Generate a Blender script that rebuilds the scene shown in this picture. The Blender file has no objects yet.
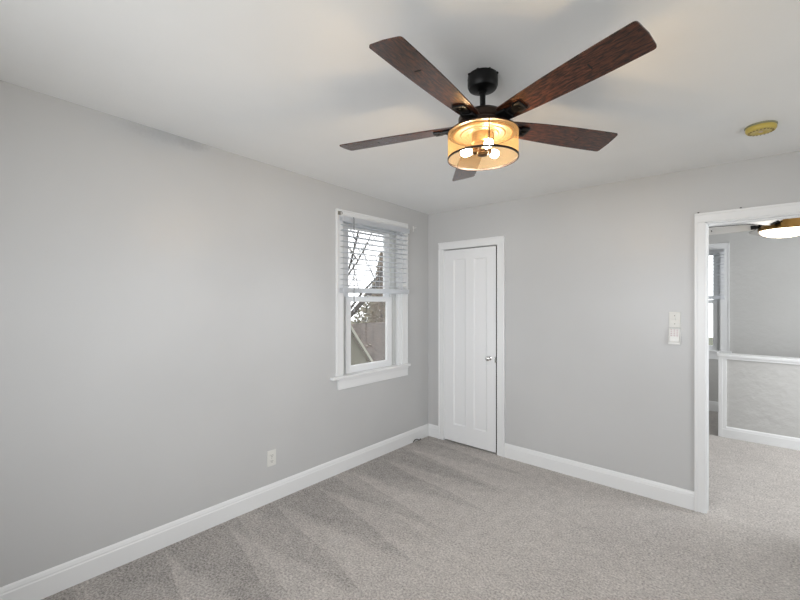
import bpy, bmesh, math, random
from mathutils import Vector, Matrix
S = bpy.context.scene
COL = S.collection
PI = math.pi
R = math.radians

# ---------------------------------------------------------------- camera, world, light, exposure
cd = bpy.data.cameras.new('camera'); cam = bpy.data.objects.new('camera', cd); COL.objects.link(cam)
cam.location = (2.683, -3.529, 1.5)
cam.rotation_euler = (R(90), 0, 0.7207)
cd.sensor_width = 36; cd.lens = 18.0; cd.shift_y = -0.5 / 800; cd.clip_start = 0.05; cd.clip_end = 200
S.camera = cam
S.view_settings.view_transform = 'Standard'; S.view_settings.look = 'None'
S.view_settings.gamma = 1; S.view_settings.use_curve_mapping = False
S.view_settings.exposure = 0.0

SKY = 2.9
w = bpy.data.worlds.new('overcast'); S.world = w; w.use_nodes = True
bg = w.node_tree.nodes['Background']; bg.inputs[0].default_value = (0.95, 0.975, 1.0, 1); bg.inputs[1].default_value = SKY

def area(name, loc, rot, sx, sy, power, col=(0.955, 0.975, 1.0), spread=180):
    l = bpy.data.lights.new(name, 'AREA'); l.shape = 'RECTANGLE'; l.size = sx; l.size_y = sy
    l.energy = power; l.color = col; l.spread = R(spread)
    o = bpy.data.objects.new(name, l); COL.objects.link(o); o.location = loc; o.rotation_euler = rot
    return o
# added fill lamps, daylight-coloured, set in unseen wall openings
area('fill_lamp_rear', (1.75, -4.56, 1.5), (R(-91), 0, R(196)), 1.5, 1.3, 22.5, spread=112)      # added lamp in the unseen rear wall, shines to +Y
area('fill_lamp_right', (3.98, -1.5, 1.5), (0, R(94), 0), 1.3, 1.6, 6.5)         # added lamp in the unseen right wall, shines to -X
area('fill_lamp_hall', (4.93, 1.2, 1.5), (0, R(90), 0), 1.3, 1.6, 66)           # added lamp out of view, brightens the next room

BULB = 290.0
DOME = 7.0

# ---------------------------------------------------------------- materials
def mat(name):
    m = bpy.data.materials.new(name); m.use_nodes = True
    nt = m.node_tree; b = nt.nodes['Principled BSDF']
    return m, nt, b
def simple(name, col, rough=0.5, metal=0.0, spec=0.5, coat=0.0, coat_r=0.1, emis=None, es=0):
    m, nt, b = mat(name)
    b.inputs['Base Color'].default_value = (*col, 1); b.inputs['Roughness'].default_value = rough
    b.inputs['Metallic'].default_value = metal; b.inputs['Specular IOR Level'].default_value = spec
    b.inputs['Coat Weight'].default_value = coat; b.inputs['Coat Roughness'].default_value = coat_r
    if emis: b.inputs['Emission Color'].default_value = (*emis, 1); b.inputs['Emission Strength'].default_value = es
    return m
def N(nt, t, **kw):
    n = nt.nodes.new(t)
    for k, v in kw.items():
        if k in n.inputs: n.inputs[k].default_value = v
        else: setattr(n, k, v)
    return n
def bumpy(m, nt, b, scale, strength, dist, detail=4, coord='Object', rough_n=0.55):
    tc = N(nt, 'ShaderNodeTexCoord'); no = N(nt, 'ShaderNodeTexNoise', Scale=scale, Detail=detail, Roughness=rough_n)
    bu = N(nt, 'ShaderNodeBump', Strength=strength, Distance=dist)
    nt.links.new(tc.outputs[coord], no.inputs['Vector']); nt.links.new(no.outputs['Fac'], bu.inputs['Height'])
    nt.links.new(bu.outputs[0], b.inputs['Normal'])
    return tc, no, bu

def wall_paint(name, col, rough, bscale, bdist, stain=False):
    m, nt, b = mat(name)
    b.inputs['Roughness'].default_value = rough; b.inputs['Specular IOR Level'].default_value = 0.45
    tc, no, bu = bumpy(m, nt, b, bscale, 0.35, bdist)
    n2 = N(nt, 'ShaderNodeTexNoise', Scale=1.3, Detail=3)
    nt.links.new(tc.outputs['Object'], n2.inputs['Vector'])
    cr = N(nt, 'ShaderNodeValToRGB')
    cr.color_ramp.elements[0].position = 0.3; cr.color_ramp.elements[0].color = (*[c * .965 for c in col], 1)
    cr.color_ramp.elements[1].position = 0.7; cr.color_ramp.elements[1].color = (*[min(1, c * 1.02) for c in col], 1)
    nt.links.new(n2.outputs['Fac'], cr.inputs['Fac'])
    out = cr.outputs['Color']
    if stain:   # old smudge of patched plaster just under the ceiling
        sx = N(nt, 'ShaderNodeSeparateXYZ'); nt.links.new(tc.outputs['Object'], sx.inputs[0])
        def M(op, a, bb=None, c=None):
            n = N(nt, 'ShaderNodeMath', operation=op)
            for i, v in enumerate((a, bb, c)):
                if v is None: continue
                if isinstance(v, (int, float)): n.inputs[i].default_value = v
                else: nt.links.new(v, n.inputs[i])
            return n.outputs[0]
        tot = None
        for (cy, cz, ry, rz, amt) in ((-2.66, 2.505, 0.26, 0.06, .18), (-2.50, 2.50, 0.14, 0.055, .30)):
            dy = M('POWER', M('DIVIDE', M('SUBTRACT', sx.outputs['Y'], cy), ry), 2)
            dz = M('POWER', M('DIVIDE', M('SUBTRACT', sx.outputs['Z'], cz), rz), 2)
            d = M('SUBTRACT', 1.0, M('ADD', dy, dz))
            v = M('MULTIPLY', M('MAXIMUM', M('MINIMUM', M('ADD', d, M('MULTIPLY', M('SUBTRACT', no.outputs['Fac'], .5), 1.2)), 1.0), 0.0), amt)
            tot = v if tot is None else M('MAXIMUM', tot, v)
        mx = N(nt, 'ShaderNodeMix', data_type='RGBA'); mx.inputs['B'].default_value = (0.22, 0.22, 0.23, 1)
        nt.links.new(tot, mx.inputs['Factor']); nt.links.new(out, mx.inputs['A']); out = mx.outputs['Result']
    nt.links.new(out, b.inputs['Base Color'])
    return m
M_WALL = wall_paint('pale_grey_wall_paint', (0.562, 0.565, 0.566), 0.35, 60, 0.0006)
M_WALL_L = wall_paint('pale_grey_wall_paint_smudged', (0.562, 0.565, 0.566), 0.35, 60, 0.0006, True)
M_WALL_T = wall_paint('textured_grey_plaster', (0.56, 0.558, 0.545), 0.45, 10, 0.022)
M_CEIL = wall_paint('ceiling_paint', (0.90, 0.905, 0.90), 0.7, 40, 0.0006)
M_TRIM = simple('white_gloss_trim', (0.82, 0.83, 0.835), 0.32)
M_DOOR = simple('white_door_paint', (0.84, 0.85, 0.86), 0.36)
M_VINYL = simple('white_vinyl', (0.88, 0.895, 0.91), 0.35)
M_LINER = simple('grey_jamb_liner', (0.74, 0.76, 0.75), 0.45)
M_PLASTIC = simple('white_plastic', (0.80, 0.80, 0.78), 0.35)
M_PLASTIC2 = simple('warm_white_plastic', (0.74, 0.735, 0.70), 0.4)
M_DARKHOLE = simple('dark_slot', (0.02, 0.02, 0.02), 0.8, spec=0.1)
M_PINK = simple('remote_buttons', (0.62, 0.50, 0.52), 0.5)
M_CHROME = simple('chrome', (0.75, 0.75, 0.74), 0.12, 1.0)
M_BLACK = simple('matte_black_metal', (0.012, 0.012, 0.012), 0.42, 0.6)
M_BRONZE = simple('dark_bronze', (0.035, 0.022, 0.015), 0.38, 0.6)
M_GOLD = simple('brushed_gold', (0.16, 0.085, 0.035), 0.35, 0.9)
M_PAN = simple('cream_reflector', (0.05, 0.037, 0.023), 0.35, 0.2)
M_BRASSY = simple('aged_brass', (0.30, 0.17, 0.05), 0.3, 0.9)
M_YELLOW = simple('yellowed_plastic', (0.58, 0.45, 0.10), 0.3)
M_YELLOW2 = simple('grey_green_base', (0.30, 0.30, 0.20), 0.5)
M_SLAT = simple('white_blind_slat', (0.88, 0.89, 0.90), 0.4)
M_WAND = simple('clear_grey_wand', (0.30, 0.31, 0.32), 0.25)
M_STEEL = simple('tarnished_steel', (0.30, 0.29, 0.26), 0.4, 0.8)
M_SHADOWGAP = simple('closet_shade', (0.03, 0.03, 0.03), 0.9)

# slats let some light glow through
nt = M_SLAT.node_tree; b = nt.nodes['Principled BSDF']; o_ = nt.nodes['Material Output']
tr = N(nt, 'ShaderNodeBsdfTranslucent'); tr.inputs[0].default_value = (.85, .87, .9, 1); mx = N(nt, 'ShaderNodeMixShader'); mx.inputs[0].default_value = 0.65
nt.links.new(b.outputs[0], mx.inputs[1]); nt.links.new(tr.outputs[0], mx.inputs[2]); nt.links.new(mx.outputs[0], o_.inputs[0])

def emitter(name, col, s):
    m = bpy.data.materials.new(name); m.use_nodes = True; nt = m.node_tree; nt.nodes.remove(nt.nodes['Principled BSDF'])
    e = N(nt, 'ShaderNodeEmission'); e.inputs[0].default_value = (*col, 1); e.inputs[1].default_value = s
    nt.links.new(e.outputs[0], nt.nodes['Material Output'].inputs[0]); return m
M_BULB = emitter('lit_bulb', (1.0, 0.86, 0.70), BULB)
M_DOME = emitter('lit_dome', (1.0, 0.86, 0.62), DOME)

# window glass: clear pane with a fresnel reflection
M_GLASS = bpy.data.materials.new('window_glass'); M_GLASS.use_nodes = True; nt = M_GLASS.node_tree; nt.nodes.remove(nt.nodes['Principled BSDF'])
t_ = N(nt, 'ShaderNodeBsdfTransparent'); g_ = N(nt, 'ShaderNodeBsdfGlossy'); g_.inputs['Roughness'].default_value = 0.0
fr = N(nt, 'ShaderNodeFresnel', IOR=1.35); mx = N(nt, 'ShaderNodeMixShader')
nt.links.new(fr.outputs[0], mx.inputs[0]); nt.links.new(t_.outputs[0], mx.inputs[1]); nt.links.new(g_.outputs[0], mx.inputs[2]); nt.links.new(mx.outputs[0], nt.nodes['Material Output'].inputs[0])

# amber mesh shade of the fan light
M_SHADE = bpy.data.materials.new('amber_mesh_shade'); M_SHADE.use_nodes = True; nt = M_SHADE.node_tree; b = nt.nodes['Principled BSDF']
b.inputs['Base Color'].default_value = (0.80, 0.56, 0.30, 1); b.inputs['Roughness'].default_value = 0.35
t_ = N(nt, 'ShaderNodeBsdfTransparent'); t_.inputs[0].default_value = (0.97, 0.88, 0.72, 1)
tl = N(nt, 'ShaderNodeBsdfTranslucent'); tl.inputs[0].default_value = (0.9, 0.62, 0.33, 1)
m1 = N(nt, 'ShaderNodeMixShader'); m1.inputs[0].default_value = 0.5
m2 = N(nt, 'ShaderNodeMixShader'); m2.inputs[0].default_value = 0.035
nt.links.new(b.outputs[0], m1.inputs[1]); nt.links.new(tl.outputs[0], m1.inputs[2])
nt.links.new(t_.outputs[0], m2.inputs[1]); nt.links.new(m1.outputs[0], m2.inputs[2]); nt.links.new(m2.outputs[0], nt.nodes['Material Output'].inputs[0])

# dark walnut blades with a clear coat
def walnut(name, dark, light):
    m, nt, b = mat(name)
    tc = N(nt, 'ShaderNodeTexCoord'); mp = N(nt, 'ShaderNodeMapping'); mp.inputs['Scale'].default_value = (26, 120, 20)
    no = N(nt, 'ShaderNodeTexNoise', Scale=1.0, Detail=6, Roughness=0.65, Distortion=0.6)
    cr = N(nt, 'ShaderNodeValToRGB'); cr.color_ramp.elements[0].position = 0.40; cr.color_ramp.elements[0].color = (*dark, 1)
    cr.color_ramp.elements[1].position = 0.72; cr.color_ramp.elements[1].color = (*light, 1)
    nt.links.new(tc.outputs['Object'], mp.inputs[0]); nt.links.new(mp.outputs[0], no.inputs['Vector']); nt.links.new(no.outputs['Fac'], cr.inputs['Fac'])
    nt.links.new(cr.outputs[0], b.inputs['Base Color'])
    n2 = N(nt, 'ShaderNodeTexNoise', Scale=55.0, Detail=3); bu = N(nt, 'ShaderNodeBump', Strength=0.25, Distance=0.001)
    nt.links.new(tc.outputs['Object'], n2.inputs['Vector']); nt.links.new(n2.outputs['Fac'], bu.inputs['Height'])
    nt.links.new(bu.outputs[0], b.inputs['Normal']); nt.links.new(bu.outputs[0], b.inputs['Coat Normal'])
    b.inputs['Roughness'].default_value = 0.4; b.inputs['Coat Weight'].default_value = 1.0; b.inputs['Coat Roughness'].default_value = 0.17
    b.inputs['Coat IOR'].default_value = 1.45; b.inputs['Specular IOR Level'].default_value = 0.15
    return m
M_BLADE_GLARE = simple('blade_painted_reflection', (0.80, 0.79, 0.77), 0.35)  # window reflection put into the far fan's blade colour
M_WALNUT = walnut('dark_walnut_blade', (0.010, 0.0038, 0.0024), (0.13, 0.038, 0.015))

# carpet: looped grey-beige pile with vacuum strokes
def carpet():
    m, nt, b = mat('grey_beige_carpet')
    L = nt.links.new
    tc = N(nt, 'ShaderNodeTexCoord')
    fine = N(nt, 'ShaderNodeTexNoise', Scale=85.0, Detail=4, Roughness=0.7); L(tc.outputs['Object'], fine.inputs['Vector'])
    vo = N(nt, 'ShaderNodeTexVoronoi', Scale=170.0); L(tc.outputs['Object'], vo.inputs['Vector'])
    mid = N(nt, 'ShaderNodeTexNoise', Scale=14.0, Detail=4, Roughness=0.6); L(tc.outputs['Object'], mid.inputs['Vector'])
    big = N(nt, 'ShaderNodeTexNoise', Scale=1.6, Detail=2); L(tc.outputs['Object'], big.inputs['Vector'])
    sx = N(nt, 'ShaderNodeSeparateXYZ'); L(tc.outputs['Object'], sx.inputs[0])
    def M(op, a, bb=None):
        n = N(nt, 'ShaderNodeMath', operation=op)
        for i, v in enumerate((a, bb)):
            if v is None: continue
            if isinstance(v, (int, float)): n.inputs[i].default_value = v
            else: L(v, n.inputs[i])
        return n.outputs[0]
    # wedge-shaped vacuum strokes running away from the left wall
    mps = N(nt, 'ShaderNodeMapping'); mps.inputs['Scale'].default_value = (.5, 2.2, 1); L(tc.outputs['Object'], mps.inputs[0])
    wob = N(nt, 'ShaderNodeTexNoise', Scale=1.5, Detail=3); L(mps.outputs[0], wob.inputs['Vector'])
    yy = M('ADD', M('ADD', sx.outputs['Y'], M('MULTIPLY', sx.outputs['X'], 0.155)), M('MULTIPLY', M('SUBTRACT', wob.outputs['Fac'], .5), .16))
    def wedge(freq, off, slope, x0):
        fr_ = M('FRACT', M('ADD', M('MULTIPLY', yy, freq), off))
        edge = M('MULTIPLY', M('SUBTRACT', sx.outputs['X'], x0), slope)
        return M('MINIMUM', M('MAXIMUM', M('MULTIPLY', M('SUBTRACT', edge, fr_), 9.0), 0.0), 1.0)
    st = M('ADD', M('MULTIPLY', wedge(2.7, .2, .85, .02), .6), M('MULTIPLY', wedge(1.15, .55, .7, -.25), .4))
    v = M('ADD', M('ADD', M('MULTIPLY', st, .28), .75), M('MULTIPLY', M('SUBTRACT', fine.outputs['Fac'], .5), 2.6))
    v = M('ADD', v, M('MULTIPLY', M('SUBTRACT', mid.outputs['Fac'], .5), 0.55))
    v = M('ADD', v, M('MULTIPLY', M('SUBTRACT', big.outputs['Fac'], .5), 0.25))
    vm = N(nt, 'ShaderNodeVectorMath', operation='SCALE'); vm.inputs[0].default_value = (0.50, 0.468, 0.442); L(v, vm.inputs['Scale'])
    L(vm.outputs[0], b.inputs['Base Color'])
    b.inputs['Roughness'].default_value = 0.95; b.inputs['Specular IOR Level'].default_value = 0.1
    b.inputs['Sheen Weight'].default_value = 0.15
    h = M('ADD', fine.outputs['Fac'], M('MULTIPLY', vo.outputs['Distance'], 0.6))
    bu = N(nt, 'ShaderNodeBump', Strength=0.8, Distance=0.006); L(h, bu.inputs['Height']); L(bu.outputs[0], b.inputs['Normal'])
    return m
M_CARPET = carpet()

# ---------------------------------------------------------------- mesh helpers
def box(bm, x0, x1, y0, y1, z0, z1, bev=0.0):
    vs = [bm.verts.new((x, y, z)) for x in (x0, x1) for y in (y0, y1) for z in (z0, z1)]
    q = [(0, 1, 3, 2), (4, 6, 7, 5), (0, 4, 5, 1), (2, 3, 7, 6), (0, 2, 6, 4), (1, 5, 7, 3)]
    fs = [bm.faces.new([vs[i] for i in f]) for f in q]
    if bev:
        es = list({e for f in fs for e in f.edges})
        bmesh.ops.bevel(bm, geom=es, offset=bev, segments=2, affect='EDGES', profile=0.6)
    return vs
def lathe(bm, prof, seg=48, c=(0, 0, 0), closed=False):
    rings = []
    for r, z in prof:
        if r < 1e-6: rings.append([bm.verts.new((c[0], c[1], c[2] + z))])
        else: rings.append([bm.verts.new((c[0] + r * math.cos(2 * PI * i / seg), c[1] + r * math.sin(2 * PI * i / seg), c[2] + z)) for i in range(seg)])
    pr = list(zip(rings, rings[1:]))
    if closed: pr.append((rings[-1], rings[0]))
    for a, b_ in pr:
        for i in range(seg):
            j = (i + 1) % seg
            if len(a) == 1 and len(b_) == 1: continue
            if len(a) == 1: bm.faces.new((a[0], b_[j], b_[i]))
            elif len(b_) == 1: bm.faces.new((a[i], a[j], b_[0]))
            else: bm.faces.new((a[i], a[j], b_[j], b_[i]))
def tube(bm, pts, rad, seg=8, cap=True):
    pts = [Vector(p) for p in pts]; n = len(pts); rings = []
    rads = rad if isinstance(rad, (list, tuple)) else [rad] * n
    up = None
    for i, p in enumerate(pts):
        d = (pts[min(i + 1, n - 1)] - pts[max(i - 1, 0)]).normalized()
        if up is None: up = Vector((0, 0, 1)) if abs(d.z) < .9 else Vector((1, 0, 0))
        s = d.cross(up)
        if s.length < 1e-4: s = d.cross(Vector((0, 1, 0)))
        s.normalize(); u = s.cross(d).normalized(); up = u
        rings.append([bm.verts.new(p + rads[i] * (math.cos(2 * PI * k / seg) * s + math.sin(2 * PI * k / seg) * u)) for k in range(seg)])
    for a, b_ in zip(rings, rings[1:]):
        for k in range(seg):
            bm.faces.new((a[k], a[(k + 1) % seg], b_[(k + 1) % seg], b_[k]))
    if cap: bm.faces.new(rings[0][::-1]); bm.faces.new(rings[-1])
def extrude_profile(bm, prof, axis, a0, a1, m0=0.0, m1=0.0):
    """prof: list of (u,v) outline; axis 'x': u->y v->z, 'y': u->x v->z, 'z': u->x v->y. m0/m1 mitre: shift ends by m*v-ish"""
    def P(u, v, a, m):
        if axis == 'x': return (a + m * v, u, v)
        if axis == 'y': return (u, a + m * v, v)
        return (u, v, a)
    A = [bm.verts.new(P(u, v, a0, m0)) for u, v in prof]; B = [bm.verts.new(P(u, v, a1, m1)) for u, v in prof]
    n = len(prof)
    for i in range(n): bm.faces.new((A[i], A[(i + 1) % n], B[(i + 1) % n], B[i]))
    bm.faces.new(A[::-1]); bm.faces.new(B)
def obj(name, bm, m, parent=None, smooth=False, angle=35, loc=None):
    bmesh.ops.recalc_face_normals(bm, faces=bm.faces)
    me = bpy.data.meshes.new(name); bm.to_mesh(me); bm.free()
    for mm in (m if isinstance(m, (list, tuple)) else [m]): me.materials.append(mm)
    if smooth:
        me.polygons.foreach_set('use_smooth', [True] * len(me.polygons))
        me.set_sharp_from_angle(angle=R(angle))
    o = bpy.data.objects.new(name, me); COL.objects.link(o)
    if parent: o.parent = parent
    if loc: o.location = loc
    return o
def new(): return bmesh.new()
def empty(name, loc=(0, 0, 0)):
    o = bpy.data.objects.new(name, None); COL.objects.link(o); o.location = loc; o.empty_display_size = .1; return o
def tag(o, label, cat, group=None):
    o['label'] = label; o['category'] = cat
    if group: o['group'] = group
    return o
def struct(o, label=None):
    o['kind'] = 'structure'
    if label: o['label'] = label
    return o

# ---------------------------------------------------------------- room shell
XR, YR = 3.75, -4.4           # right and rear walls
TW = 0.12
def ceilz(x, y): return 2.44 - 0.0035 * x - 0.0308 * y
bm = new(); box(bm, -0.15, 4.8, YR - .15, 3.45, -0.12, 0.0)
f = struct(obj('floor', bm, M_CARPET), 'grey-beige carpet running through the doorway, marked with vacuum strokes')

bm = new()
for z_off in (0,):
    cs = [(-.15, YR - .15), (XR + .15, YR - .15), (XR + .15, 0.02), (-.15, 0.02)]
    lo = [bm.verts.new((x, y, ceilz(x, y))) for x, y in cs]; hi = [bm.verts.new((x, y, 2.8)) for x, y in cs]
    bm.faces.new(lo); bm.faces.new(hi[::-1])
    for i in range(4): bm.faces.new((lo[i], lo[(i + 1) % 4], hi[(i + 1) % 4], hi[i]))
struct(obj('ceiling', bm, M_CEIL), 'white painted ceiling that rises slightly towards the viewer')
bm = new(); box(bm, -.15, 4.8, 0.10, 3.45, 2.44, 2.6)
struct(obj('ceiling_hall', bm, M_CEIL))

# window opening in left wall
WY0, WY1, WZ0, WZ1 = -1.24, -0.45, 0.82, 2.205
bm = new(); T0 = 2.75
box(bm, -.14, 0, YR - .15, WY0, 0, T0); box(bm, -.14, 0, WY1, 3.45, 0, T0)
box(bm, -.14, 0, WY0, WY1, 0, WZ0); box(bm, -.14, 0, WY0, WY1, WZ1, T0)
struct(obj('wall_left', bm, M_WALL_L), 'pale grey wall holding the window')
DX0, DX1, DZ = 0.215, 0.842, 2.032      # closet door opening
HX0, HX1, HZ = 2.441, 3.23, 2.047       # doorway opening
bm = new()
box(bm, 0, DX0, 0, TW, 0, T0); box(bm, DX1, HX0, 0, TW, 0, T0); box(bm, HX1, XR + .15, 0, TW, 0, T0)
box(bm, DX0, DX1, 0, TW, DZ, T0); box(bm, HX0, HX1, 0, TW, HZ, T0)
struct(obj('wall_back', bm, M_WALL), 'pale grey wall with closet door and doorway')
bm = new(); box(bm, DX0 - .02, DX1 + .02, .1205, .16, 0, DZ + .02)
struct(obj('closet_shade_sheet', bm, M_SHADOWGAP))  # near-black sheet stands in for the shade inside the closet
# unseen right and rear walls, each with an opening added for its fill lamp
bm = new()
box(bm, XR, XR + .12, YR, -2.3, 0, T0); box(bm, XR, XR + .12, -.7, 0, 0, T0); box(bm, XR, XR + .12, -2.3, -.7, 0, .85); box(bm, XR, XR + .12, -2.3, -.7, 2.2, T0)
struct(obj('wall_right', bm, M_WALL))
bm = new()
box(bm, 0, 1.0, YR - .12, YR, 0, T0); box(bm, 2.5, XR + .12, YR - .12, YR, 0, T0); box(bm, 1.0, 2.5, YR - .12, YR, 0, .85); box(bm, 1.0, 2.5, YR - .12, YR, 2.2, T0)
struct(obj('wall_rear', bm, M_WALL))
# next room
FY = 3.3
W2X0, W2X1, W2Z0, W2Z1 = 1.60, 2.372, 0.80, 2.155
bm = new()
box(bm, 0, W2X0, FY, FY + .14, 0, 2.6); box(bm, W2X1, 4.8, FY, FY + .14, 0, 2.6); box(bm, W2X0, W2X1, FY, FY + .14, 0, W2Z0); box(bm, W2X0, W2X1, FY, FY + .14, W2Z1, 2.6)
struct(obj('wall_far', bm, M_WALL_T), 'textured grey plaster wall at the far end of the next room')
bm = new()
box(bm, 4.6, 4.75, .12, .4, 0, 2.6); box(bm, 4.6, 4.75, 2.0, FY, 0, 2.6); box(bm, 4.6, 4.75, .4, 2.0, 0, .85); box(bm, 4.6, 4.75, .4, 2.0, 2.2, 2.6)
struct(obj('wall_hall_right', bm, M_WALL_T))  # opening added out of view for the next room's fill lamp
bm = new(); box(bm, XR + .12, 4.75, 0, .12, 0, 2.6)
struct(obj('wall_hall_near', bm, M_WALL))
# half wall by the stair
HW0 = 2.445
bm = new(); box(bm, HW0, 4.6, 2.09, 2.19, 0, 0.875)
struct(obj('wall_half', bm, M_WALL_T), 'low textured half wall with white cap in the next room')

# ---------------------------------------------------------------- trim
BH, BT = 0.131, 0.016
bprof = [(0, 0), (BT, 0), (BT, BH - .034), (BT - .003, BH - .028), (BT - .003, BH - .02), (BT - .007, BH - .006), (BT - .012, BH), (0, BH)]
bm = new(); extrude_profile(bm, bprof, 'y', YR, 0.0)
struct(obj('baseboard_left', bm, M_TRIM), 'white baseboard along the window wall')
bm = new(); extrude_profile(bm, [(-u, v) for u, v in bprof], 'x', 0.919, 2.380)
struct(obj('baseboard_back', bm, M_TRIM), 'white baseboard between closet and doorway')
bm = new(); extrude_profile(bm, [(-u, v) for u, v in bprof], 'x', BT - .001, 0.150)
struct(obj('baseboard_corner', bm, M_TRIM), 'short white baseboard in the room corner')
bm = new(); extrude_profile(bm, [(-u, v) for u, v in bprof], 'x', 3.315, XR)
struct(obj('baseboard_back_right', bm, M_TRIM))
bm = new(); extrude_profile(bm, [(XR - u, v) for u, v in bprof], 'y', YR, 0)
struct(obj('baseboard_right', bm, M_TRIM))
bm = new(); extrude_profile(bm, [(FY - u, v) for u, v in bprof], 'x', 0.0, 4.6)
struct(obj('baseboard_far', bm, M_TRIM), 'white baseboard under the far window')
bm = new(); extrude_profile(bm, [(2.09 - u, v * .9) for u, v in bprof], 'x', HW0 - .02, 4.6)
struct(obj('baseboard_half', bm, M_TRIM), 'white baseboard along the half wall')
bm = new(); box(bm, HW0 - .035, HW0 + .0, 2.072, 2.20, 0, .875, .003); box(bm, HW0, HW0 + .035, 2.077, 2.0895, .1, .875, .003)
struct(obj('trim_1', bm, M_TRIM), 'white end board of the half wall')
bm = new(); box(bm, HW0 - .05, 4.6, 2.06, 2.22, .875, .907, .006); box(bm, HW0 - .035, 4.6, 2.074, 2.0895, .85, .875, .003)
struct(obj('trim_2', bm, M_TRIM), 'white cap rail on the half wall')

def casing_back(name, x0, x1, ztop, wl, wr, wt, label):
    """door casing on the back wall: outer x0..x1, top ztop, leg widths wl, wr, head width wt; parts follow a stepped profile"""
    bm = new(); t = .018
    def leg(a, b, outer_left):
        box(bm, a, b, -t, 0.0, 0, ztop - wt, .0025)
        if outer_left: box(bm, a, a + .016, -t - .007, -t + .002, 0, ztop - wt, .0025)
        else: box(bm, b - .016, b, -t - .007, -t + .002, 0, ztop - wt, .0025)
    leg(x0, x0 + wl, True); leg(x1 - wr, x1, False)
    box(bm, x0, x1, -t, 0, ztop - wt, ztop, .0025); box(bm, x0, x1, -t - .007, -t + .002, ztop - .016, ztop, .0025)
    return struct(obj(name, bm, M_TRIM), label)
casing_back('trim_3', 0.150, 0.919, 2.106, .066, .078, .074, 'white casing around the closet door')
casing_back('trim_4', 2.380, 3.315, 2.108, .061, .085, .066, 'white casing around the open doorway')
bm = new()   # jamb lining of the doorway
box(bm, HX0 - .002, HX0 + .008, -.004, TW + .004, 0, HZ); box(bm, HX1 - .012, HX1 + .002, -.004, TW + .004, 0, HZ); box(bm, HX0, HX1, -.004, TW + .004, HZ - .012, HZ + .002)
box(bm, HX0 + .008, HX0 + .013, .05, .085, 0, HZ - .012); box(bm, HX1 - .022, HX1 - .012, .05, .085, 0, HZ - .012); box(bm, HX0 + .012, HX1 - .012, .05, .085, HZ - .022, HZ - .012)
struct(obj('trim_5', bm, M_TRIM), 'white jamb inside the doorway')
bm = new()   # casing on the hall side
box(bm, HX0 - .08, HX0, TW, TW + .018, 0, 2.1, .003); box(bm, HX1, HX1 + .08, TW, TW + .018, 0, 2.1, .003); box(bm, HX0, HX1, TW, TW + .018, HZ, 2.1, .003)
struct(obj('trim_6', bm, M_TRIM))
bm = new()   # closet jamb
box(bm, DX0 - .001, DX0 + .003, -.002, .119, 0, DZ); box(bm, DX1 - .003, DX1 + .001, -.002, .119, 0, DZ); box(bm, DX0, DX1, -.002, .119, DZ - .003, DZ + .001)
struct(obj('trim_7', bm, M_TRIM), 'white jamb of the closet door')

# ---------------------------------------------------------------- closet door
d1 = struct(empty('door_1', (0.219, 0.006, 0.014)), 'white narrow closet door with two tall panels')
dw, dh = 0.606, 2.006       # leaf size
bm = new()
px = [0, .117, .263, .359, .506, dw]; pz = [0, .178, 1.903, dh]
yf, yb = -.012, .023
for a, b_ in ((0, 1), (2, 3), (4, 5)): box(bm, px[a], px[b_], yf, yb, 0, dh, .0015)
for a, b_ in ((1, 2), (3, 4)):
    box(bm, px[a] - .001, px[b_] + .001, yf, yb, 0, pz[1], .0015); box(bm, px[a] - .001, px[b_] + .001, yf, yb, pz[2], dh, .0015)
obj('door_frame', bm, M_DOOR, d1)
for a, b_ in ((1, 2), (3, 4)):
    bm = new(); x0, x1, z0, z1 = px[a], px[b_], pz[1], pz[2]
    box(bm, x0 - .004, x1 + .004, yf + .011, yb - .006, z0 - .004, z1 + .004)
    # sloping bead around the panel
    o4 = [(x0, z0), (x1, z0), (x1, z1), (x0, z1)]; i4 = [(x0 + .012, z0 + .012), (x1 - .012, z0 + .012), (x1 - .012, z1 - .012), (x0 + .012, z1 - .012)]
    A = [bm.verts.new((x, yf + .001, z)) for x, z in o4]; B = [bm.verts.new((x, yf + .0105, z)) for x, z in i4]
    for i in range(4): bm.faces.new((A[i], A[(i + 1) % 4], B[(i + 1) % 4], B[i]))
    obj('door_panel', bm, M_DOOR, d1)
def ylathe(bm, prof, c, seg=28):
    """lathe around the -Y axis: prof (r, dist out from the door)"""
    tmp = new(); lathe(tmp, prof, seg)
    for v in tmp.verts: v.co = Vector((v.co.x, -v.co.z, v.co.y)) + Vector(c)
    me = bpy.data.meshes.new('t'); tmp.to_mesh(me); tmp.free(); bm.from_mesh(me); bpy.data.meshes.remove(me)
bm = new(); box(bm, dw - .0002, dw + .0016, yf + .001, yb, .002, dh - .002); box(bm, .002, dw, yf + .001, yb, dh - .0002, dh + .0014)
ed = obj('door_gap_shade', bm, simple('painted_gap_shade', (.012, .010, .009), .9), d1); ed['label'] = 'near-black strip painting the shade in the gap around the door'  # shade of the door gap painted as a dark strip
kx, kz = .542, .912
bm = new(); ylathe(bm, [(0, 0), (.021, 0), (.021, .003), (.015, .006), (.008, .008), (.0075, .026), (.012, .030), (.021, .037), (.025, .046), (.023, .054), (.014, .060), (0, .062)], (kx, yf, kz))
kn = obj('door_knob', bm, M_CHROME, d1, True); kn['label'] = 'round chrome door knob'
bm = new(); box(bm, dw - .012, dw + .001, yf - .004, yf + .001, kz - .04, kz + .02, .001); tube(bm, [(dw - .004, yf - .008, kz - .02), (dw + .012, yf - .008, kz - .02)], .004)
obj('door_latch', bm, M_CHROME, d1, True)
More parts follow.
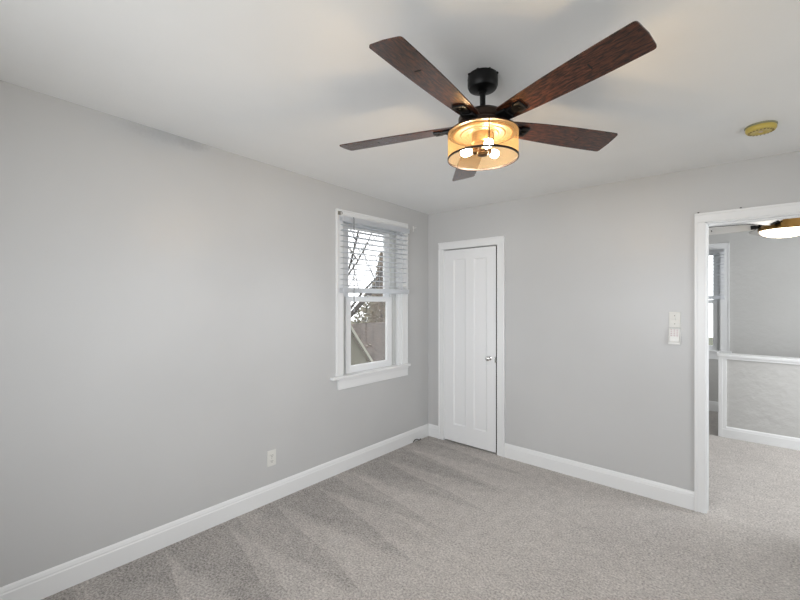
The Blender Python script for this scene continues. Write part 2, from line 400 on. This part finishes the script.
for hz in (1.775, .26):
    bm = new(); tube(bm, [(-.002, yf - .004, hz - .045), (-.002, yf - .004, hz + .045)], .005, 10); box(bm, .002, .014, yf - .0022, yf + .001, hz - .042, hz + .042)
    tube(bm, [(-.002, yf - .004, hz + .045), (-.002, yf - .004, hz + .051)], [.0055, .003], 10)
    obj('door_hinge', bm, M_TRIM, d1, True)

# ---------------------------------------------------------------- windows (built in local frame: u along wall, v into the room, z up)
def make_window(name, W, H, place, label, sill_ext=(.13, .105), cw=.075, ins=.09, s=.060):
    """local x: 0..W along opening, local y: negative = outside, positive = room; z 0..H of the opening"""
    r = struct(empty(name), label)
    t = .018
    bm = new()
    box(bm, -cw, 0, 0, t, 0.02, H, .0025); box(bm, W, W + cw, 0, t, 0.02, H, .0025); box(bm, -cw, W + cw, 0, t, H, H + cw, .0025)
    box(bm, -cw, -cw + .014, t - .002, t + .006, .02, H + cw, .002); box(bm, W + cw - .014, W + cw, t - .002, t + .006, .02, H + cw, .002); box(bm, -cw, W + cw, t - .002, t + .006, H + cw - .014, H + cw, .002)
    obj('window_casing', bm, M_TRIM, r)
    bm = new(); box(bm, -sill_ext[0], W + sill_ext[1], -.0, .05, -.005, .02, .006); box(bm, 0, W, -.10, .0, -.005, .012)
    obj('window_sill', bm, M_TRIM, r)
    bm = new(); box(bm, -cw - .006, W + cw - .02, 0, .017, -.102, -.0055, .003); box(bm, -cw - .006, W + cw - .02, .014, .023, -.03, -.006, .003)
    obj('window_apron', bm, M_TRIM, r)
    bm = new()   # jamb lining
    box(bm, 0, .008, -.139, 0, 0.012, H); box(bm, W - .008, W, -.139, 0, .012, H); box(bm, .008, W - .008, -.139, 0, H - .008, H)
    box(bm, .008, .022, -.052, -.035, .012, H - .008, .002); box(bm, W - .022, W - .008, -.052, -.035, .012, H - .008, .002)
    obj('window_jamb', bm, M_TRIM, r)
    bm = new(); box(bm, .008, ins, -.125, -.078, .012, H - .008); box(bm, W - ins, W - .008, -.125, -.078, .012, H - .008)
    if ins > .06:
        box(bm, .03, .05, -.079, -.070, .012, H - .008); box(bm, W - .05, W - .03, -.079, -.070, .012, H - .008)
    obj('jamb_liner', bm, M_LINER, r)
    def sash(y0, y1, z0, z1, rb, rt):
        bm = new(); a, b_ = ins, W - ins
        box(bm, a, a + s, y0, y1, z0, z1, .003); box(bm, b_ - s, b_, y0, y1, z0, z1, .003)
        box(bm, a + s - .001, b_ - s + .001, y0, y1, z0, z0 + rb, .003); box(bm, a + s - .001, b_ - s + .001, y0, y1, z1 - rt, z1, .003)
        # stepped glazing bead
        for (p, q, rr, ss) in ((a + s, a + s + .006, z0 + rb, z1 - rt), (b_ - s - .006, b_ - s, z0 + rb, z1 - rt)): box(bm, p, q, y0 + .006, y1 - .006, rr, ss)
        box(bm, a + s, b_ - s, y0 + .006, y1 - .006, z0 + rb, z0 + rb + .006)
        fr_ = obj('window_sash', bm, M_VINYL, r)
        bm = new(); ym = (y0 + y1) / 2; box(bm, a + s - .004, b_ - s + .004, ym - .0015, ym + .0015, z0 + rb - .004, z1 - rt + .004)
        obj('window_glass', bm, M_GLASS, fr_)
        return fr_
    mz = H * .508
    lo = sash(-.086, -.054, .012, mz, .056, .045)
    sash(-.120, -.088, mz - .045, H - .008, .045, .045)
    bm = new(); box(bm, W / 2 - .03, W / 2 + .03, -.082, -.058, mz, mz + .012, .003); tube(bm, [(W / 2, -.07, mz + .012), (W / 2 + .03, -.06, mz + .016)], .004)
    obj('sash_lock', bm, M_PLASTIC2, lo)
    # finger lifts on meeting rail
    place(r)
    return r
def place1(r):   # local x -> world y (increasing), local y(room) -> world +x : mirrored frame, so rotate -90 and count from the far end
    r.matrix_world = Matrix(((0, 1, 0, 0), (-1, 0, 0, WY1), (0, 0, 1, WZ0), (0, 0, 0, 1)))
w1 = make_window('window_1', WY1 - WY0, WZ1 - WZ0, place1, 'white double-hung window in the left wall', (.09, .135))
def place2(r):   # room is towards -y
    r.matrix_world = Matrix(((-1, 0, 0, W2X1), (0, -1, 0, FY), (0, 0, 1, W2Z0), (0, 0, 0, 1)))
w2 = make_window('window_2', W2X1 - W2X0, W2Z1 - W2Z0, place2, 'white window in the far wall of the next room', (.12, .12), .095, .03, .045)

# ---------------------------------------------------------------- venetian blinds (local: x along, y out from casing into room, z up; origin at top left)
def make_blind(name, W, drop, nsl, label, group=None, stack=4):
    r = empty(name); tag(r, label, 'window blind', group)
    bm = new(); box(bm, 0, W, .004, .050, -.036, 0, .002); box(bm, -.002, W + .002, .050, .056, -.044, .004, .002)
    obj('head_rail', bm, M_SLAT, r)
    sp = (drop - .088) / (nsl)
    sl = None
    z = -.062
    for i in range(nsl):
        z = -.044 - sp * (i + .5)
        if sl is None:
            bm = new(); sub = 5
            for a, b_ in zip(range(sub), range(1, sub + 1)): pass
            pts = [(.004 + .048 * k / sub, .0025 * math.sin(PI * k / sub)) for k in range(sub + 1)]
            prof = pts + [(y, zz - .0026) for y, zz in pts[::-1]]
            A = [bm.verts.new((0.003, y, zz)) for y, zz in prof]; B = [bm.verts.new((W - .003, y, zz)) for y, zz in prof]; n = len(prof)
            for k in range(n): bm.faces.new((A[k], A[(k + 1) % n], B[(k + 1) % n], B[k]))
            bm.faces.new(A[::-1]); bm.faces.new(B)
            for v in bm.verts:   # slats tip a little
                dy = v.co.y - .028; v.co.z += dy * .04
            sl = obj('slat', bm, M_SLAT, r); sl.location = (0, 0, z)
        else:
            c = sl.copy(); COL.objects.link(c); c.parent = r; c.location = (0, 0, z)
    bm = new(); box(bm, 0, W, .002, .054, -drop, -drop + .044, .004)
    obj('bottom_rail', bm, M_SLAT, r)
    for fx in (.14, .5, .86):
        bm = new()
        for y in (.003, .053): tube(bm, [(W * fx, y, -.034), (W * fx, y, -drop + .04)], .0011, 5)
        for i in range(nsl):
            z = -.046 - sp * (i + .5); tube(bm, [(W * fx, .003, z), (W * fx, .053, z)], .0008, 4)
        obj('ladder_cord', bm, M_SLAT, r)
    bm = new(); tube(bm, [(W * fx_w(W), .060, .004), (W * fx_w(W), .064, -.02), (W * fx_w(W), .066, -.79)], .0038, 8); tube(bm, [(W * fx_w(W), .066, -.79), (W * fx_w(W), .066, -.82)], .0055, 8)
    obj('tilt_wand', bm, M_WAND, r, True)
    return r
def fx_w(W): return .872
b1 = make_blind('window_blind', .875, .655, 12, 'white slatted blind covering the upper half of the left window', 'white venetian blinds')
del b1['group']
b1.matrix_world = Matrix(((0, 1, 0, .021), (-1, 0, 0, -.415), (0, 0, 1, 2.212), (0, 0, 0, 1)))
b2 = make_blind('window_blind', .80, .66, 13, 'white slatted blind on the far window seen through the doorway')
b2.matrix_world = Matrix(((-1, 0, 0, W2X1 + .045), (0, -1, 0, FY - .020), (0, 0, 1, 2.165), (0, 0, 0, 1)))

# ---------------------------------------------------------------- ceiling fan
def blade_mesh(L0, L1, w0, w1):
    bm = new(); th = .0055; n = 22; top = []; bot = []
    def half(s):
        return w0 + (w1 - w0) * (1 - (1 - s) ** 2.3)
    L, Rr = [], []
    for i in range(n + 1):
        s = i / n; x = L0 + (L1 - .012 - L0) * s; L.append((x, half(s))); Rr.append((x, -half(s)))
    h = half(1)
    arc = [(L1 - .012 + .012 * math.sin(a), h - .012 + .012 * math.cos(a)) for a in (R(30), R(60), R(90))]
    mid = [(L1 + .004, 0)]
    outline = L + arc + mid + [(x, -y) for x, y in arc[::-1]] + Rr[::-1]
    A = [bm.verts.new((x, y, th / 2)) for x, y in outline]; B = [bm.verts.new((x, y, -th / 2)) for x, y in outline]
    bm.faces.new(A); bm.faces.new(B[::-1]); m = len(A)
    for i in range(m): bm.faces.new((A[i], B[i], B[(i + 1) % m], A[(i + 1) % m]))
    return bm
def make_fan(name, loc, ceil_h, ph, pitch, tilt, label, full=True):
    """origin at the ceiling mount; blade plane ceil_h below it"""
    r = empty(name, loc); tag(r, label, 'ceiling fan')
    Z = -ceil_h
    if full:
        bm = new(); lathe(bm, [(0, 0.012), (.062, 0.012), (.066, -.004), (.0665, -.030), (.066, -.046), (.060, -.058), (.045, -.066), (.020, -.070), (.018, -.064), (0, -.064)], 56)
        for k in range(8):
            a = 2 * PI * k / 8 + .2; box(bm, .0655 * math.cos(a) - .004, .0655 * math.cos(a) + .004, .0655 * math.sin(a) - .004, .0655 * math.sin(a) + .004, -.006, .002)
        obj('canopy', bm, M_BLACK, r, True)
        bm = new(); tube(bm, [(0, 0, -.063), (0, 0, Z + .06)], .0125, 20); lathe(bm, [(.0125, -.066), (.018, -.066), (.018, -.078), (.0125, -.080)], 24)
        obj('downrod', bm, M_BLACK, r, True)
        bm = new(); lathe(bm, [(0, Z + .078), (.016, Z + .078), (.022, Z + .074), (.026, Z + .062), (.034, Z + .056), (.050, Z + .053), (.052, Z + .046), (.020, Z + .044)], 48)
        obj('yoke_cover', bm, M_BLACK, r, True)
        bm = new(); lathe(bm, [(0, Z + .050), (.060, Z + .050), (.088, Z + .046), (.101, Z + .038), (.107, Z + .030), (.107, Z + .006), (.104, Z + .004), (.104, Z - .001), (.107, Z - .003), (.107, Z - .030), (.100, Z - .034), (0, Z - .034)], 64)
        obj('motor_housing', bm, M_BRONZE, r, True)
        bl0, bw0, bw1, brl = .115, .044, .069, .684
    else:
        bm = new(); lathe(bm, [(0, 0.0), (.10, 0.0), (.14, -.03), (.14, -.10), (.14, Z + .02), (.15, Z), (.172, Z - .02), (.178, Z - .042), (.170, Z - .052), (0, Z - .052)], 64)
        obj('motor_housing', bm, M_BRASSY, r, True)
        bm = new(); lathe(bm, [(.165, Z - .051), (.163, Z - .062), (.148, Z - .082), (.11, Z - .100), (.06, Z - .110), (0, Z - .113)], 56)
        g = obj('light_dome', bm, M_DOME, r, True); g['label'] = 'glowing warm white dome light'
        bl0, bw0, bw1, brl = .17, .045, .068, .66
    proto = brk0 = mk0 = None
    for k in range(5):
        a = ph + k * 2 * PI / 5
        u = Vector((math.cos(a), math.sin(a), 0)); v = Vector((-math.sin(a), math.cos(a), 0)) * math.cos(pitch) + Vector((0, 0, math.sin(pitch)))
        u.z += tilt[0] * u.x + tilt[1] * u.y; v.z += tilt[0] * v.x + tilt[1] * v.y
        u.normalize(); nn = u.cross(v).normalized(); v = nn.cross(u).normalized()
        mtx = Matrix(((u.x, v.x, nn.x, 0), (u.y, v.y, nn.y, 0), (u.z, v.z, nn.z, Z), (0, 0, 0, 1)))
        if proto is None:
            proto = obj('blade', blade_mesh(bl0, brl, bw0, bw1), M_WALNUT if full else [M_BLADE_GLARE, M_BLACK], r)
            if not full:
                for p_ in proto.data.polygons: p_.material_index = 0 if abs(p_.normal.z) > .9 else 1
            bm = new()   # bracket: arm from the motor with a plate clamped under the blade root
            box(bm, .085, .215, -.020, .020, -.0125, -.0032, .003); box(bm, .185, .222, -.028, .028, -.0125, -.0032, .003)
            box(bm, .085, .150, -.030, .030, -.016, -.0032, .003)
            box(bm, .115, .20, -.022, .022, .0032, .009, .002)
            for sx_, sy_ in ((.165, .010), (.165, -.010), (.203, 0)):
                lathe(bm, [(0, -.0150), (.0045, -.0145), (.005, -.0125), (0, -.0125)], 12, (sx_, sy_, 0))
            brk0 = obj('bracket', bm, M_BLACK, r, True)
            bm = new(); box(bm, .497, .503, -.014, .014, -.0034, -.0027)
            mk0 = obj('blade_mark', bm, M_DARKHOLE, proto)
            bl, br, mk = proto, brk0, mk0
        else:
            bl = proto.copy(); br = brk0.copy(); mk = mk0.copy()
            for q in (bl, br, mk): COL.objects.link(q)
            bl.parent = r; br.parent = r; mk.parent = bl
        bl.matrix_local = mtx; br.matrix_local = mtx
    if full:
        sr = .154; zt, zb = Z - .036, Z - .150
        bm = new(); lathe(bm, [(0, Z - .0345), (sr + .001, Z - .0345), (sr + .001, Z - .040), (sr - .004, Z - .0405), (0, Z - .0405)], 72)
        obj('light_plate', bm, M_BRONZE, r, True)
        bm = new(); lathe(bm, [(.134, Z - .0408), (.132, Z - .047), (.126, Z - .049), (.121, Z - .046)], 64)
        obj('reflector_ring', bm, M_GOLD, r, True)
        bm = new(); lathe(bm, [(.121, Z - .046), (.112, Z - .044), (.100, Z - .0425), (.094, Z - .046), (.084, Z - .0445), (.072, Z - .0425), (.066, Z - .046), (.056, Z - .044), (.048, Z - .043)], 64)
        obj('reflector_pan', bm, M_PAN, r, True)
        bm = new(); lathe(bm, [(.050, Z - .042), (.050, Z - .078), (.046, Z - .084), (.014, Z - .086), (.011, Z - .112), (.024, Z - .114), (.026, Z - .130), (.022, Z - .136), (.008, Z - .140), (0, Z - .141)], 40)
        obj('socket_stem', bm, M_GOLD, r, True)
        sh = new(); lathe(sh, [(sr, zt), (sr, zb), (sr - .0012, zb), (sr - .0012, zt)], 96, closed=True)
        sh_o = obj('lamp_shade', sh, M_SHADE, r, True); sh_o['label'] = 'amber mesh drum shade'
        bm = new(); lathe(bm, [(sr + .0016, zb + .004), (sr + .0016, zb - .004), (sr - .0028, zb - .004), (sr - .0028, zb + .004)], 96, closed=True)
        obj('shade_rim', bm, M_BRONZE, sh_o, True)
        na = math.atan2(-.751, .66) - .0     # seam faces the viewer's side
        na = -PI / 2 + .7207 - .04
        bm = new(); c_, s_ = math.cos(na), math.sin(na)
        for sgn in (0,):
            p = Vector((c_, s_, 0)) * (sr + .001); tn = Vector((-s_, c_, 0)) * .0022
            vs = [bm.verts.new(q) for q in (p - tn + Vector((0, 0, zt)), p + tn + Vector((0, 0, zt)), p + tn + Vector((0, 0, zb)), p - tn + Vector((0, 0, zb)))]
            vo = [bm.verts.new(q.co + Vector((c_, s_, 0)) * .0012) for q in vs]
            bm.faces.new(vs); bm.faces.new(vo[::-1])
            for i in range(4): bm.faces.new((vs[i], vs[(i + 1) % 4], vo[(i + 1) % 4], vo[i]))
        obj('shade_seam', bm, M_BRONZE, sh_o)
        b0 = s0 = None
        for k in range(3):
            a = -PI / 2 + .7207 + .12 + k * 2 * PI / 3
            mtx = Matrix.Translation((0, 0, Z - .112)) @ Matrix.Rotation(a, 4, 'Z') @ Matrix.Rotation(PI / 2, 4, 'Y')
            if b0 is None:
                bm = new(); lathe(bm, [(0, .018), (.014, .020), (.0155, .028), (.0155, .044), (.013, .047)], 28)
                s0 = obj('bulb_socket', bm, M_GOLD, r, True)
                bm = new(); lathe(bm, [(.011, .045), (.012, .052), (.0165, .064), (.0185, .076), (.017, .088), (.010, .097), (0, .100)], 28)
                b0 = obj('light_bulb', bm, M_BULB, r, True); so, bo = s0, b0
            else:
                so = s0.copy(); bo = b0.copy()
                for q in (so, bo): COL.objects.link(q); q.parent = r
            so.matrix_local = mtx; bo.matrix_local = mtx
    return r
hx, hy = 1.785, -1.949
cz = ceilz(hx, hy)
make_fan('ceiling_fan', (hx, hy, cz), cz - 2.277, -1.5089, -.2148, (.0365, -.0317),
         'large five-blade dark walnut ceiling fan with amber drum light')
make_fan('ceiling_fan', (2.90, 1.25, 2.44), .29, R(178), .42, (0, 0),
         'ceiling fan with blades painted with a pale window reflection and a glowing round dome, seen through the doorway', False)

# ---------------------------------------------------------------- smoke detector
sx_, sy_ = 2.722, -.585; sz = ceilz(sx_, sy_)
r = empty('smoke_detector', (sx_, sy_, sz)); r.scale = (.93, .93, .93); tag(r, 'yellowed round smoke detector on the ceiling above the doorway', 'smoke detector')
bm = new(); lathe(bm, [(0, 0.003), (.073, .003), (.074, -.005), (.070, -.008), (0, -.008)], 48); obj('mounting_base', bm, M_YELLOW2, r, True)
bm = new(); lathe(bm, [(.069, -.008), (.071, -.012), (.070, -.026), (.064, -.034), (.045, -.037), (.030, -.036), (.026, -.033), (0, -.033)], 48)
c = obj('cover', bm, M_YELLOW, r, True)
bm = new()
for k in range(20):
    a = 2 * PI * k / 20; box(bm, -.003, .003, .048, .058, -.0375, -.035)
    for v in bm.verts[-8:]: v.co = Matrix.Rotation(a, 3, 'Z') @ v.co
obj('vent', bm, simple('vent_brown', (.22, .16, .04), .6), c)
bm = new(); lathe(bm, [(0, -.0365), (.010, -.0365), (.010, -.033), (0, -.033)], 16, (.0, 0, 0)); obj('test_button', bm, simple('pinkish_button', (.62, .50, .42), .4), c, True)

# ---------------------------------------------------------------- light switch and remote on the back wall
r = empty('light_switch', (2.262, 0, 1.352)); tag(r, 'white toggle light switch plate beside the doorway, above the remote', 'light switch')
bm = new(); box(bm, -.035, .035, -.007, 0, -.057, .057, .003); obj('switch_plate', bm, M_PLASTIC2, r)
bm = new(); box(bm, -.005, .005, -.018, -.006, -.004, .014, .002); obj('toggle', bm, M_PLASTIC, r)
for z in (-.03, .03):
    bm = new(); ylathe(bm, [(.0035, 0), (.0035, .0015), (0, .002)], (0, -.007, z), 12); obj('screw', bm, M_STEEL, r, True)
r = empty('fan_remote', (2.262, 0, 1.234)); tag(r, 'white fan remote with three columns of buttons in a wall cradle', 'remote control')
bm = new(); box(bm, -.037, .037, -.010, 0, -.059, .055, .003); box(bm, -.037, -.033, -.024, -.009, -.059, .0, .001); box(bm, .033, .037, -.024, -.009, -.059, 0, .001); box(bm, -.037, .037, -.026, -.009, -.061, -.045, .002)
obj('cradle', bm, M_PLASTIC, r)
bm = new(); box(bm, -.0315, .0315, -.023, -.0105, -.044, .055, .004); body = obj('remote_body', bm, M_PLASTIC, r)
b0 = None
for i in range(3):
    for j in range(4):
        if b0 is None:
            bm = new(); box(bm, -.0055, .0055, -.0245, -.022, -.0035, .0035, .001); b0 = obj('button', bm, M_PINK, body); c = b0
        else: c = b0.copy(); COL.objects.link(c); c.parent = body
        c.location = (-.018 + i * .018, 0, .044 - j * .014)

# ---------------------------------------------------------------- outlet on the left wall
r = empty('electrical_outlet', (0, -1.925, .322)); tag(r, 'white duplex electrical outlet low on the left wall', 'electrical outlet')
def xbox(bm, y0, y1, z0, z1, x0, x1, bev=.0): box(bm, x0, x1, y0, y1, z0, z1, bev)
bm = new(); xbox(bm, -.036, .036, -.058, .058, 0, .007, .003); obj('cover_plate', bm, M_PLASTIC2, r)
for z in (-.021, .021):
    bm = new(); xbox(bm, -.017, .017, z - .0145, z + .0145, .006, .009, .002); s_ = obj('socket', bm, M_PLASTIC2, r)
    bm = new(); xbox(bm, -.0085, -.0062, z - .004, z + .006, .0088, .0094); xbox(bm, .0062, .0085, z - .004, z + .006, .0088, .0094); tube(bm, [(.0088, 0, z - .009), (.0094, 0, z - .009)], .0028, 10)
    obj('socket_slots', bm, M_DARKHOLE, s_)
bm = new(); tube(bm, [(.006, 0, 0), (.0082, 0, 0)], .003, 10); obj('screw', bm, M_STEEL, r)

# ---------------------------------------------------------------- curtain-rod brackets, cable, pins
r = empty('curtain_bracket', (.024, -1.295, 2.243)); tag(r, 'small metal curtain rod bracket at the upper left corner of the window casing', 'bracket')
bm = new(); box(bm, 0, .003, -.012, .018, -.016, .016, .001); obj('bracket_plate', bm, M_STEEL, r)
bm = new(); tube(bm, [(.003, .002, .008), (.022, .002, .010), (.034, .004, .004), (.036, .006, -.008), (.026, .008, -.014)], .003, 8); obj('bracket_hook', bm, M_STEEL, r, True)
r = empty('curtain_bracket', (0, -.262, 2.245)); tag(r, 'white painted curtain rod bracket on the wall right of the window', 'bracket')
bm = new(); box(bm, 0, .003, -.008, .008, -.028, .028, .001); obj('bracket_plate', bm, M_PLASTIC, r)
bm = new(); tube(bm, [(.003, 0, .006), (.03, 0, .008), (.040, 0, .014)], .003, 8); obj('bracket_hook', bm, M_PLASTIC, r, True)
bm = new(); tube(bm, [(.018, -.285, .004), (.022, -.26, .022), (.026, -.235, .024), (.030, -.21, .010), (.030, -.19, .005), (.026, -.165, .010)], .0045, 8)
tag(obj('cable_stub', bm, M_BLACK, None, True), 'short black cable stub poking out of the baseboard near the corner', 'cable')
for i, (x, l) in enumerate(((2.402, 'left'), (2.63, 'right'))):
    bm = new(); tube(bm, [(x, -.012, 2.112), (x, -.012, 2.116)], [.007, .005], 10); tube(bm, [(x, -.012, 2.107), (x, -.012, 2.112)], .0025, 8)
    tag(obj('wall_pin', bm, M_BLACK, None, True), 'small dark pin on top of the doorway casing, the %s one of two' % l, 'pin', 'pins above the doorway')

# ---------------------------------------------------------------- outside the window
rnd = random.Random(5)
bm = new(); box(bm, -60, 30, -30, 60, -3.4, -3.25)
struct(obj('ground', bm, simple('winter_grass', (.07, .075, .045), .95)), 'winter lawn outside')
def shingles():
    m, nt, b = mat('brown_shingles'); L = nt.links.new
    tc = N(nt, 'ShaderNodeTexCoord'); br = N(nt, 'ShaderNodeTexBrick', Scale=1.0)
    br.inputs['Brick Width'].default_value = .30; br.inputs['Row Height'].default_value = .14; br.inputs['Mortar Size'].default_value = .008
    br.inputs['Color1'].default_value = (.105, .082, .070, 1); br.inputs['Color2'].default_value = (.066, .053, .046, 1); br.inputs['Mortar'].default_value = (.05, .044, .038, 1)
    no = N(nt, 'ShaderNodeTexNoise', Scale=9.0, Detail=9, Roughness=.75); rp = N(nt, 'ShaderNodeValToRGB'); rp.color_ramp.elements[0].position = .38; rp.color_ramp.elements[0].color = (.10, .095, .09, 1); rp.color_ramp.elements[1].position = .62; rp.color_ramp.elements[1].color = (.74, .73, .70, 1); L(no.outputs['Fac'], rp.inputs['Fac']); mx = N(nt, 'ShaderNodeMix', data_type='RGBA', blend_type='OVERLAY'); mx.inputs['Factor'].default_value = 1.0
    mp = N(nt, 'ShaderNodeMapping'); mp.inputs['Rotation'].default_value = (0, 0, R(90))
    L(tc.outputs['Object'], mp.inputs[0]); L(mp.outputs[0], br.inputs['Vector']); L(tc.outputs['Object'], no.inputs['Vector'])
    L(br.outputs['Color'], mx.inputs['A']); L(rp.outputs['Color'], mx.inputs['B']); L(mx.outputs['Result'], b.inputs['Base Color']); b.inputs['Roughness'].default_value = .9
    return m
M_SHING = shingles()
M_SIDING = simple('pale_siding', (.20, .19, .155), .8); M_RAKE = simple('pale_rake_board', (.36, .35, .30), .6)
M_BARK = simple('grey_bark', (.05, .042, .036), .95)
nh = empty('house', (0, 0, 0)); tag(nh, 'neighbouring house with a brown shingled roof seen through the lower window pane', 'house')
bm = new()
def slab(bm, P, th=.12):
    A = [bm.verts.new(p) for p in P]; B = [bm.verts.new((p[0], p[1], p[2] - th)) for p in P]; n = len(P)
    bm.faces.new(A); bm.faces.new(B[::-1])
    for i in range(n): bm.faces.new((A[i], B[i], B[(i + 1) % n], A[(i + 1) % n]))
slab(bm, [(-4.6, 2.6, -1.55), (-4.6, 15, -1.55), (-8.2, 15, .62), (-8.2, 2.6, .62)]); slab(bm, [(-8.2, 2.6, .62), (-8.2, 15, .62), (-11.8, 15, -1.55), (-11.8, 2.6, -1.55)])
obj('roof', bm, M_SHING, nh)
bm = new(); box(bm, -11.4, -5.0, 3.0, 14.6, -3.25, -1.5); vs = [bm.verts.new(p) for p in ((-11.4, 3.0, -1.5), (-5.0, 3.0, -1.5), (-8.2, 3.0, .45))]; bm.faces.new(vs)
obj('house_wall', bm, M_SIDING, nh)
bm = new()   # nearer gable end
gx = -4.35; ap = (2.55, .95); el = (1.45, -.42); er = (3.65, -.42)
vs = [bm.verts.new((gx, y, z)) for y, z in ((el[0], -3.25), (er[0], -3.25), er, ap, el)]
vb = [bm.verts.new((gx - 2.6, y, z)) for y, z in ((el[0], -3.25), (er[0], -3.25), er, ap, el)]
bm.faces.new(vs); bm.faces.new(vb[::-1])
for i in range(5): bm.faces.new((vs[i], vs[(i + 1) % 5], vb[(i + 1) % 5], vb[i]))
obj('gable', bm, M_SIDING, nh)
bm = new()
for (a, b_) in ((ap, er), (ap, el)):
    n = 1 if b_ is er else -1
    P = [(gx + .02, a[0], a[1] + .02), (gx + .02, b_[0] + .1 * n, b_[1] - .11), (gx + .02, b_[0] + .1 * n, b_[1] - .02), (gx + .02, a[0], a[1] + .13)]
    A = [bm.verts.new(p) for p in P]; B = [bm.verts.new((p[0] + .05, p[1], p[2])) for p in P]
    bm.faces.new(A); bm.faces.new(B[::-1])
    for i in range(4): bm.faces.new((A[i], B[i], B[(i + 1) % 4], A[(i + 1) % 4]))
obj('rake_board', bm, M_RAKE, nh)

def bare_tree(loc, h, seed, label, spread=.55, twigs=5, group='bare trees outside the window'):
    rn = random.Random(seed)
    r = empty('bare_tree', loc); tag(r, label, 'tree', group)
    tb, bb = new(), new()
    def grow(p, d, l, rad, lev):
        pts = [p]; rads = [rad]; q = p.copy(); dd = d.copy(); ns = 5
        for i in range(ns):
            dd = (dd + Vector((rn.uniform(-.16, .16), rn.uniform(-.16, .16), rn.uniform(-.05, .10)))).normalized()
            q = q + dd * l / ns; pts.append(q.copy()); rads.append(rad * (1 - .13 * (i + 1)))
        tube(tb if lev == 0 else bb, pts, rads, 7 if lev < 2 else 4, False)
        if lev >= 4: return
        for k in range(twigs if lev else 7):
            i = rn.randint(4 if lev == 0 else 2, ns); a = rn.uniform(0, 2 * PI)
            side = Vector((math.cos(a), math.sin(a), rn.uniform(.0, .5))) * spread
            grow(pts[i], (dd * .75 + side).normalized(), l * rn.uniform(.45, .7), rads[i] * .6, lev + 1)
    grow(Vector((0, 0, 0)), Vector((0, 0, 1)), h * .5, h * .012, 0)
    obj('trunk', tb, M_BARK, r); obj('branches', bb, M_BARK, r)
bare_tree((-3.25, 1.25, -3.3), 10.4, 3, 'bare winter tree with dark branches rising behind the blind slats', .8)
bare_tree((-20.5, 16.6, -3.3), 12.5, 11, 'bare winter tree standing behind the shingled roof ridge', .6)
bare_tree((-20, 22.5, -3.3), 9.5, 23, 'slender bare tree farthest right behind the neighbouring roof', .5)
def leafy(loc, h, rad, seed, col, label, n=2600, name='evergreen_tree', sz=1.0):
    rn = random.Random(seed); r = empty(name, loc); tag(r, label, 'tree')
    bm = new()
    for i in range(n):
        t = rn.random() ** .8; rr = rad * min(1, (1 - t) * (1.6 if sz > 1 else 1.0)) ** .75 * math.sqrt(rn.random()) * rn.uniform(.8, 1.15) + .03; a = rn.uniform(0, 2 * PI)
        c = Vector((rr * math.cos(a), rr * math.sin(a), h * (.15 + .85 * t))); s = rn.uniform(.05, .13) * sz
        A = [bm.verts.new(c + Vector((rn.uniform(-s, s), rn.uniform(-s, s), rn.uniform(-s, s)))) for _ in range(3)]
        bm.faces.new(A)
    obj('foliage', bm, simple('foliage', col, .9), r)
    bm = new(); tube(bm, [(0, 0, 0), (0, 0, h * .9)], [h * .02, .02], 8); obj('trunk', bm, M_BARK, r)
leafy((-14.2, 14.0, -3.3), 7.6, 1.1, 4, (.20, .155, .11), 'brownish evergreen rising above the roof ridge in the upper pane', 4500)
leafy((-15.6, 9.9, -3.3), 6.2, 2.2, 8, (.30, .25, .19), 'tan leafy shrub mass behind the left part of the roof ridge', 6500, sz=1.9)
leafy((-17.5, 17.6, -3.3), 6.6, 2.4, 9, (.24, .22, .165), 'olive brown shrub mass behind the right part of the roof ridge', 6500, sz=1.9)
